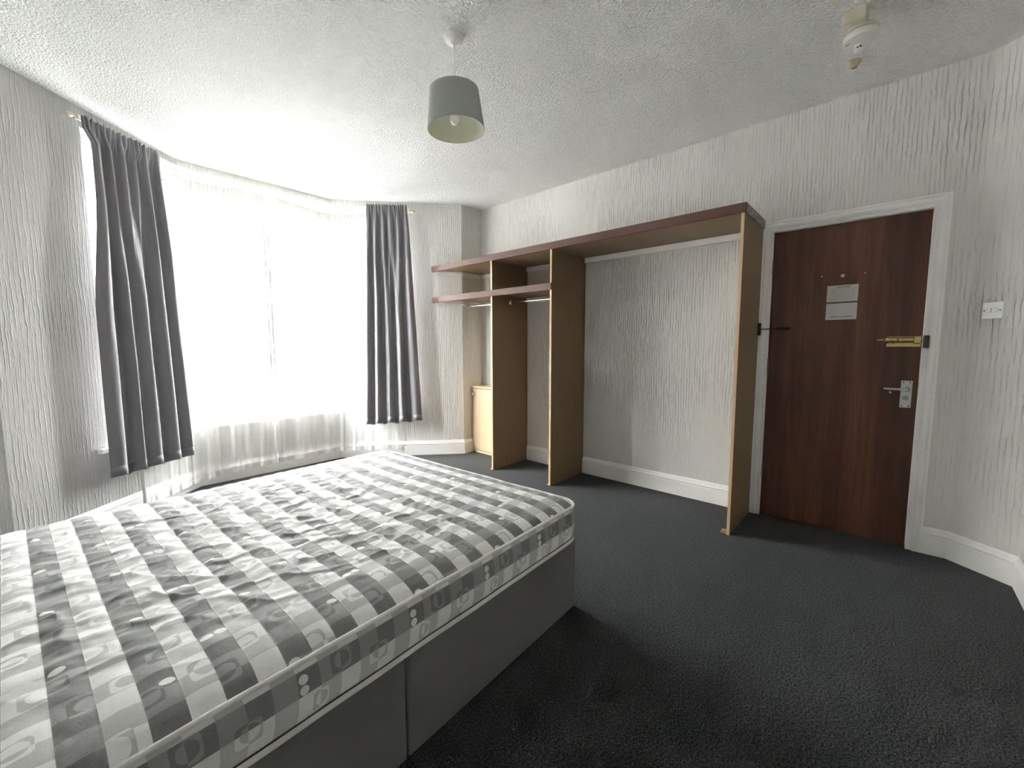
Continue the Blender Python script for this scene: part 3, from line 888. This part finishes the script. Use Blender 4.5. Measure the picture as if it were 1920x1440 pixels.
def drape(name, base, dirv, nin, top, bot, pinch, zt0, zt1, zb0, zb1, folds, folds_b, amp, label, seed, group='grey curtains of the bay'):
    """top/bot: (s at one side, s at the other) along the wall; folds: list of phases across the cloth"""
    rnd = random.Random(seed)
    NS, NZ = 260, 70
    # uneven folds: many small pleats at the pole that merge into a few deep ones below
    def pattern(widths):
        edges = [0.0]
        for w_ in widths: edges.append(edges[-1] + w_)
        tot = edges[-1]; edges = [e_ / tot for e_ in edges]
        amps = [rnd.uniform(0.75, 1.1) for _ in widths]
        def f(t):
            for q in range(len(widths)):
                if t <= edges[q + 1] or q == len(widths) - 1:
                    x_ = min(1, max(0, (t - edges[q]) / (edges[q + 1] - edges[q])))
                    return (1 if q % 2 == 0 else -1) * amps[q] * math.sin(PI * x_) ** 0.85
        return f
    f_top, f_bot = pattern(folds), pattern(folds_b)
    mix_f = lambda t, h: lerp(f_top(t), f_bot(t), sm(0.04, 0.5, h))
    vs, fs = [], []
    for j in range(NZ + 1):
        h = j / NZ                       # 0 top, 1 bottom
        hh = h ** 0.9
        for i in range(NS + 1):
            t = i / NS
            td = t + 0.012 * math.sin(h * 3 + seed) * math.sin(PI * t) + 0.01 * noise.noise(Vector((t * 5, h * 2, seed)))
            td = min(1, max(0, td))
            s = lerp(lerp(top[0], top[1], t), lerp(bot[0], bot[1], t), hh)
            s += pinch * (1 - t) ** 2 * sm(0.025, 0.06, h) * (1 - sm(0.15, 0.55, h))
            fv = mix_f(td, h)
            a = amp * (0.40 + 0.60 * sm(0.0, 0.35, h)) * (1 + 0.25 * h)
            dep = 0.092 + a * fv
            head = 1 - sm(0.030, 0.055, h)
            dep = lerp(dep, 0.104 + 0.010 * abs(fv), head)
            # gathered ruffle on the pole
            g = math.exp(-((h - 0.022) / 0.028) ** 2)
            dep += 0.005 * math.sin(td * 2 * PI * 17 + 1.7 * math.sin(td * 9)) * math.exp(-h / 0.06)
            dep += 0.004 * noise.noise(Vector((t * 16, h * 5, seed * 3.1)))
            dep = max(dep, 0.071 + 0.006 * sm(0.55, 0.9, h))
            zt_ = lerp(zt0, zt1, t) + 0.006 * math.sin(td * 2 * PI * 15 + seed) + 0.004 * math.sin(td * 2 * PI * 29)
            zb_ = lerp(zb0, zb1, t) + 0.012 * fv
            z_ = lerp(zt_, zb_, h)
            p = base + dirv * s + nin * dep
            vs.append((p.x, p.y, z_))
    for j in range(NZ):
        for i in range(NS):
            a = j * (NS + 1) + i
            fs.append((a, a + 1, a + NS + 2, a + NS + 1))
    root = thing(name, (*(base + dirv * (bot[0] + bot[1]) / 2 + nin * 0.085), min(zb0, zb1)), label, 'curtain', group)
    o = mesh('curtain_cloth', vs, fs, 'curtain_fabric', root, True)
    sd = o.modifiers.new('thickness', 'SOLIDIFY'); sd.thickness = 0.0022; sd.offset = 0
    # bottom hem: a doubled band standing a hair proud of the cloth
    hv, hf = [], []
    j0 = NZ - 2
    for j in (j0, NZ):
        for i in range(NS + 1):
            x_, y_, z_ = vs[j * (NS + 1) + i]
            hv.append((x_ + nin.x * 0.0022, y_ + nin.y * 0.0022, z_ - (0.0008 if j == NZ else 0)))
    for i in range(NS): hf.append((i, i + 1, NS + 2 + i, NS + 1 + i))
    hm = mesh('hem', hv, hf, 'curtain_fabric', root, True)
    sd = hm.modifiers.new('thickness', 'SOLIDIFY'); sd.thickness = 0.0012; sd.offset = 0
    adopt(root)
    return root
drape('curtain', CL, dl, nl_in, (-0.862, -0.300), (-0.872, -0.190), 0.062, 2.640, 2.668, 0.355, 0.330,
      [1.3, 0.9, 0.8, 1.1, 0.9, 1.0, 0.7, 1.2, 0.8, 0.9, 1.0], [1.7, 0.9, 1.0, 1.0, 1.3, 0.9, 1.5, 0.7, 1.2], 0.044, 'wide grey curtain at the end of the bay away from the shelving', 3)
drape('curtain', CRr, dr_, nr_in, (0.372, 0.782), (0.285, 0.890), 0.0, 2.676, 2.680, 0.372, 0.405,
      [0.8, 0.7, 1.0, 0.8, 0.9, 0.7, 1.0, 0.8, 0.9, 0.9, 1.1], [0.9, 0.8, 1.2, 0.8, 1.2, 0.8, 1.3, 0.8, 1.6], 0.036, 'grey curtain at the end of the bay beside the shelving', 11)

# curtain pole that follows the bay, with cream end stops, brackets under the ceiling
def bay_path(off, s_l, s_r, z_, n=8):
    """points along the three sides of the bay at distance off into the room"""
    c1 = CL + (nl_in + nf_in).normalized() * off / ((nl_in + nf_in).normalized().dot(nf_in))
    c2 = CRr + (nr_in + nf_in).normalized() * off / ((nr_in + nf_in).normalized().dot(nf_in))
    a = CL + dl * s_l + nl_in * off; b = CRr + dr_ * s_r + nr_in * off
    r_ = 0.16
    pts = [a]
    def arc(c, d_in, d_out):
        p0, p2 = c - d_in * r_, c + d_out * r_
        return [(1 - t) ** 2 * p0 + 2 * t * (1 - t) * c + t * t * p2 for t in [q / n for q in range(n + 1)]]
    pts += arc(c1, dl, Vector((1, 0)))
    pts += arc(c2, Vector((1, 0)), dr_)
    pts.append(b)
    return [Vector((p.x, p.y, z_)) for p in pts]
pole = thing('curtain_pole', (1.46, 4.34, 2.66), 'white bent curtain pole following the bay under the ceiling', 'curtain pole')
path = bay_path(0.085, -0.872, 0.800, 2.622)
tube('pole', path, 0.009, 'white_plastic', pole, 12)
for p, q in ((path[0], path[1]), (path[-1], path[-2])):
    dv = (p - q).normalized()
    lathe('finial', [(0.010, -0.004), (0.012, 0.0), (0.012, 0.012), (0.007, 0.018), (0.013, 0.028), (0.016, 0.040), (0.012, 0.052), (0.004, 0.058)], 'cream_plastic', pole, 16, axis_mtx(p, dv))
for (c_, d_, n_, s_) in ((CL, dl, nl_in, -0.885), (CL, Vector((1, 0)), nf_in, 0.64), (CRr, dr_, nr_in, 0.80)):
    a = c_ + d_ * s_
    tube('pole_bracket', [(*(a + n_ * 0.002), 2.640), (*(a + n_ * 0.045), 2.640), (*(a + n_ * 0.078), 2.630)], 0.006, 'cream_plastic', pole, 10)
adopt(pole)
# flat white rail against the wall above the windows
def rail_strip(name, o0, o1, z0, z1, s_l, s_r, mat):
    A, B = bay_path(o0, s_l, s_r, 0), bay_path(o1, s_l, s_r, 0)
    vs, fs = [], []
    for a, b in zip(A, B):
        vs += [(a.x, a.y, z0), (b.x, b.y, z0), (b.x, b.y, z1), (a.x, a.y, z1)]
    for j in range(len(A) - 1):
        for k_ in range(4):
            k2 = (k_ + 1) % 4
            fs.append((4 * j + k_, 4 * j + k2, 4 * j + 4 + k2, 4 * j + 4 + k_))
    fs.append((0, 1, 2, 3)); fs.append(tuple(4 * (len(A) - 1) + k_ for k_ in range(4)))
    return mesh(name, vs, fs, mat)
tr_ = rail_strip('curtain_track', 0.012, 0.026, 2.652, 2.678, -0.80, 0.80, 'white_plastic')
tag(tr_, 'flat white plastic curtain track fixed above the bay windows', 'curtain track')
wire = tube('curtain_wire', [p - Vector((0, 0, 0.012 * math.sin(PI * q / 19))) for q, p in enumerate(bay_path(0.052, -0.62, 0.62, 2.618))], 0.003, 'white_plastic', None, 8)
tag(wire, 'thin white stretched wire carrying the net curtains', 'curtain wire')

# ------------------------------------------------------------------ net curtains
def along(path):
    L = [0]
    for a, b in zip(path, path[1:]): L.append(L[-1] + (b - a).length)
    return L
def at_len(path, L, s):
    for i in range(len(L) - 1):
        if s <= L[i + 1] or i == len(L) - 2:
            t = (s - L[i]) / (L[i + 1] - L[i])
            p = path[i].lerp(path[i + 1], t); d = (path[i + 1] - path[i]).normalized()
            return p, d
npath = bay_path(0.050, -0.615, 0.615, 0.0, 14)
NL = along(npath); NTOT = NL[-1]
def net(name, s0, s1, label, seed, zb0, zb1, zin):
    NS, NZ = 220, 60
    rnd = random.Random(seed)
    ph = [(rnd.uniform(3, 5), rnd.uniform(0, 6), 0.008), (rnd.uniform(7, 10), rnd.uniform(0, 6), 0.007), (rnd.uniform(15, 20), rnd.uniform(0, 6), 0.003)]
    vs, fs = [], []
    for j in range(NZ + 1):
        h = j / NZ
        for i in range(NS + 1):
            t = i / NS
            p, d = at_len(npath, NL, lerp(s0, s1, t))
            n_ = Vector((d.y, -d.x, 0))
            # pocket sags between its ends
            zt_ = 2.626 - 0.045 * math.sin(PI * min(1, max(0, t))) ** 1.3
            if zin == 1: zt_ -= 0.004
            zb_ = lerp(zb0, zb1, t) + 0.012 * noise.noise(Vector((t * 6, seed, 0)))
            dep = 0.0
            for fr, of, am in ph: dep += am * math.sin(fr * t * 2 * PI * (1 + 0.1 * h) + of + 0.8 * h)
            dep *= 0.35 + 0.9 * h
            dep += 0.012 * sm(0.55, 0.8, h)          # pushed out by the sill
            dep += 0.004 * math.exp(-h / 0.03) * math.sin(t * 2 * PI * 40)
            dep = max(dep, -0.016 + 0.022 * sm(0.72, 0.86, h))
            sl = lerp(s0, s1, t)                      # hangs flatter where a grey curtain hangs in front of it
            dep = min(dep, lerp(0.016, 0.045, sm(0.40, 0.55, min(sl, NTOT - sl))))
            q = p + n_ * dep
            vs.append((q.x, q.y, lerp(zt_, zb_, h)))
    for j in range(NZ):
        for i in range(NS):
            a = j * (NS + 1) + i
            fs.append((a, a + 1, a + NS + 2, a + NS + 1))
    mid = vs[NZ * (NS + 1) + NS // 2]
    root = thing(name, (mid[0], mid[1], min(zb0, zb1)), label, 'net curtain', 'net curtains across the bay')
    mesh('net_cloth', vs, fs, 'net_voile', root, True)
    # hems: doubled cloth at the pocket, the foot and the meeting edges
    def strip(nm, js, is_):
        hv, hf = [], []
        for j in js:
            for i in is_:
                x_, y_, z_ = vs[j * (NS + 1) + i]
                p, d = at_len(npath, NL, lerp(s0, s1, i / NS))
                hv.append((x_ + d.y * 0.0016, y_ - d.x * 0.0016, z_))
        m_ = len(is_)
        for a in range(len(js) - 1):
            for b in range(m_ - 1):
                hf.append((a * m_ + b, a * m_ + b + 1, (a + 1) * m_ + b + 1, (a + 1) * m_ + b))
        return mesh(nm, hv, hf, 'net_hem', root, True)
    strip('pocket', [0, 1, 2], list(range(NS + 1)))
    strip('bottom_hem', [NZ - 1, NZ], list(range(NS + 1)))
    strip('side_hem', list(range(2, NZ)), [0, 1, 2, 3, 4])
    strip('side_hem', list(range(2, NZ)), [NS - 4, NS - 3, NS - 2, NS - 1, NS])
    # a sewn tuck across the net below the sill
    jt = int(NZ * 0.865)
    strip('tuck', [jt, jt + 0], list(range(NS + 1))) if False else None
    adopt(root)
NM = NTOT * 0.492
net('net_curtain', 0.0, NM - 0.006, 'sheer white net curtain hanging beside the wide grey curtain', 5, 0.045, 0.095, 0)
net('net_curtain', NM + 0.006, NTOT, 'sheer white net curtain hanging beside the curtain next to the shelving', 9, 0.095, 0.085, 1)

# ------------------------------------------------------------------ pendant lamp
PX, PY = 1.452, 1.692
pl = thing('pendant_lamp', (PX, PY, H), 'ceiling pendant lamp with a grey fabric drum shade', 'pendant lamp')
T = Matrix.Translation((PX, PY, 0))
lathe('ceiling_rose', [(0.048, H), (0.048, H - 0.006), (0.044, H - 0.010), (0.042, H - 0.024), (0.034, H - 0.030), (0.016, H - 0.032), (0.010, H - 0.040), (0.005, H - 0.042)], 'white_plastic', pl, 36, T)
tube('cord', [(PX, PY, H - 0.040), (PX + 0.001, PY, 2.60), (PX, PY, 2.47)], 0.0035, 'white_plastic', pl, 10)
lathe('lamp_holder', [(0.006, 2.475), (0.016, 2.465), (0.018, 2.44), (0.021, 2.425), (0.021, 2.405), (0.016, 2.40)], 'white_plastic', pl, 24, T)
bl = lathe('bulb', [(0.013, 2.402), (0.014, 2.392), (0.020, 2.380), (0.0250, 2.364), (0.0260, 2.353), (0.023, 2.341), (0.014, 2.331), (0.004, 2.3280)], 'bulb_glass', pl, 28, T)
tilt = T @ Matrix.Translation((0, 0, 2.45)) @ Matrix.Rotation(math.radians(2.2), 4, Vector((-0.6, -0.75, 0))) @ Matrix.Translation((0, 0, -2.45))
so = lathe('lamp_shade', [(0.1420, 2.306), (0.1205, 2.488)], 'shade_outer', pl, 72, tilt, cap=False)
si = lathe('shade_lining', [(0.1408, 2.307), (0.1193, 2.487)], 'shade_inner', so, 72, tilt, cap=False)
for r_, z_ in ((0.1414, 2.306), (0.1199, 2.488)):
    n_ = 72
    tube('shade_rim', [tilt @ Vector((r_ * math.cos(2 * PI * q / n_), r_ * math.sin(2 * PI * q / n_), z_)) for q in range(n_ + 1)], 0.0016, 'shade_outer', so, 8, False)
for q in range(3):
    a = 2 * PI * q / 3 + 0.5
    tube('shade_spoke', [tilt @ Vector((0.019 * math.cos(a), 0.019 * math.sin(a), 2.412)), tilt @ Vector((0.118 * math.cos(a), 0.118 * math.sin(a), 2.474)), tilt @ Vector((0.1188 * math.cos(a), 0.1188 * math.sin(a), 2.484))], 0.0016, 'satin_steel', so, 6)
lathe('spider_ring', [(0.0205, 2.408), (0.024, 2.408), (0.024, 2.412), (0.0205, 2.412)], 'satin_steel', so, 24, tilt, cap=False)
adopt(pl)

# ------------------------------------------------------------------ smoke alarm and small sounder on the ceiling
SXc, SYc = 2.60, 0.192
sa = thing('smoke_alarm', (SXc, SYc, H), 'white round smoke alarm on a cream mounting box on the ceiling', 'smoke alarm')
rotm = Matrix.Translation((2.592, 0.212, 0)) @ Matrix.Rotation(math.radians(-1), 4, 'Z')
box('mounting_box', (-0.044, -0.042, H - 0.056), (0.044, 0.042, H - 0.0004), 'cream_plastic', sa, 0.004, 2, rotm)
lathe('cable_knockout', [(0.022, 0), (0.022, 0.002), (0.018, 0.004), (0.018, 0.001)], 'cream_plastic', sa, 24, axis_mtx((2.574, 0.206, H - 0.056), (0, 0, -1)))
T = Matrix.Translation((2.652, 0.192, 0)) @ Matrix.Diagonal((1.08, 1.08, 1, 1))
lathe('alarm_base', [(0.060, H - 0.0565), (0.062, H - 0.062), (0.062, H - 0.070), (0.058, H - 0.071)], 'cream_plastic', sa, 44, T)
lathe('alarm_groove', [(0.0585, H - 0.0712), (0.0585, H - 0.0738)], 'dark_hole', sa, 44, T)
al = lathe('alarm_body', [(0.0615, H - 0.074), (0.0625, H - 0.078), (0.0625, H - 0.092), (0.058, H - 0.101), (0.040, H - 0.105), (0.004, H - 0.106)], 'off_white_plastic', sa, 48, T)
T2 = Matrix.Translation((2.675, 0.197, 0))
lathe('sensor_cage', [(0.021, H - 0.1045), (0.021, H - 0.112), (0.019, H - 0.113)], 'white_plastic', al, 28, T2)
for q in range(10):
    a = 2 * PI * q / 10
    c_ = Vector((2.675 + 0.0195 * math.cos(a), 0.197 + 0.0195 * math.sin(a), H - 0.119))
    box('cage_bar', (-0.0018, -0.0018, -0.007), (0.0018, 0.0018, 0.007), 'white_plastic', al, 0, 2, Matrix.Translation(c_))
lathe('sensor_core', [(0.010, H - 0.112), (0.010, H - 0.126)], 'dark_hole', al, 16, T2)
lathe('sensor_cap', [(0.0215, H - 0.126), (0.0215, H - 0.130), (0.017, H - 0.136), (0.004, H - 0.138)], 'white_plastic', al, 28, T2)
box('alarm_slot', (-0.010, -0.0014, -0.001), (0.010, 0.0014, 0.001), 'keep_grey', al, 0, 2, Matrix.Translation((2.640, 0.236, H - 0.1042)) @ Matrix.Rotation(1.0, 4, 'Z'))
adopt(sa)
so2 = thing('ceiling_sensor', (3.02, 0.243, H), 'small yellowed round sensor on the ceiling near the smoke alarm', 'sensor')
T = Matrix.Translation((3.02, 0.243, 0))
lathe('sensor_dome', [(0.034, H - 0.0004), (0.034, H - 0.006), (0.031, H - 0.012), (0.024, H - 0.022), (0.012, H - 0.027), (0.003, H - 0.028)], 'aged_plastic', so2, 32, T)
box('sensor_slot', (-0.010, -0.003, -0.0028), (0.010, 0.003, 0.0028), 'dark_hole', so2, 0, 2, Matrix.Translation((3.032, 0.238, H - 0.0255)) @ Matrix.Rotation(1.2, 4, 'Z'))
adopt(so2)

# ------------------------------------------------------------------ outside the window
GZ = -0.55
tag(box('street_ground', (-45, 3.80, GZ - 0.1), (60, 45, GZ), 'paving'), kind='structure')
FY = 16.0
# the room's own house front carries on either side of the bay
bm = bmesh.new()
add_box(bm, (-45, 3.55, GZ), (-0.70, 3.75, 7.8)); add_box(bm, (3.62, 3.55, GZ), (60, 3.75, 7.8)); add_box(bm, (-0.70, 3.55, H + 0.13), (3.62, 3.75, 7.8))
tag(from_bm('wall_street_front', bm, 'render_cream'), kind='structure')
hs = thing('opposite_house', (6.0, FY, GZ), 'pale rendered terraced house across the street seen through the net', 'house')
wins = [(5.70, 6.55, 3.38, 4.95), (8.10, 8.95, 3.38, 4.95), (2.6, 3.45, 3.38, 4.95), (10.6, 11.45, 3.38, 4.95),
        (5.45, 6.75, 0.35, 2.15), (2.3, 3.6, 0.35, 2.15), (8.5, 9.8, 0.35, 2.15)]
# the facade is built of courses around its windows
bm = bmesh.new()
def facade(x0, x1, z0, z1, ws):
    ws = sorted(ws); x_ = x0
    for (a, b, c, d_) in ws:
        add_box(bm, (x_, FY, z0), (a, FY + 0.3, z1)); add_box(bm, (a, FY, z0), (b, FY + 0.3, c)); add_box(bm, (a, FY, d_), (b, FY + 0.3, z1)); x_ = b
    add_box(bm, (x_, FY, z0), (x1, FY + 0.3, z1))
facade(-45, 60, GZ, 2.75, wins[4:]); facade(-45, 60, 2.75, 7.8, wins[:4])
from_bm('facade_wall', bm, 'render_cream', hs)
box('string_course', (-45, FY - 0.08, 2.66), (60, FY - 0.001, 2.86), 'stone_band', hs)
box('parapet', (-45, FY - 0.15, 7.8), (60, FY + 0.3, 8.1), 'stone_band', hs)
for (a, b, c, d_) in wins:
    bm = bmesh.new(); f_ = 0.07
    zc = (c + d_) / 2
    for lo, hi in (((a, FY + 0.08, c), (a + f_, FY + 0.14, d_)), ((b - f_, FY + 0.08, c), (b, FY + 0.14, d_)), ((a + f_, FY + 0.08, d_ - f_), (b - f_, FY + 0.14, d_)),
                   ((a + f_, FY + 0.08, c), (b - f_, FY + 0.14, c + f_)), ((a + f_, FY + 0.08, zc + 0.15), (b - f_, FY + 0.14, zc + 0.22))):
        add_box(bm, lo, hi)
    w_ = from_bm('house_window', bm, 'far_frame', hs)
    box('window_pane', (a + f_, FY + 0.10, c + f_), (b - f_, FY + 0.12, d_ - f_), 'far_glass', w_)
    box('window_ledge', (a - 0.08, FY - 0.06, c - 0.10), (b + 0.08, FY - 0.001, c), 'stone_band', w_)
adopt(hs)
# iron railing along the front area of the room's own house
fr = thing('iron_railing', (2.2, 7.4, GZ), 'dark iron railing in front of the bay seen through the net', 'railing')
for z_ in (0.08, 0.98):
    box('rail', (-1.2, 7.385, GZ + z_), (6.2, 7.415, GZ + z_ + 0.03), 'railing_paint', fr)
b0 = None
for q in range(60):
    x_ = -1.15 + q * 0.124
    if b0 is None:
        b0 = box('baluster', (-0.008, -0.008, 0), (0.008, 0.008, 1.10), 'railing_paint', fr)
        o = b0
    else:
        o = b0.copy(); COL.objects.link(o)
    o.location = (x_, 7.4, GZ)
bpy.context.view_layer.update()
adopt(fr)
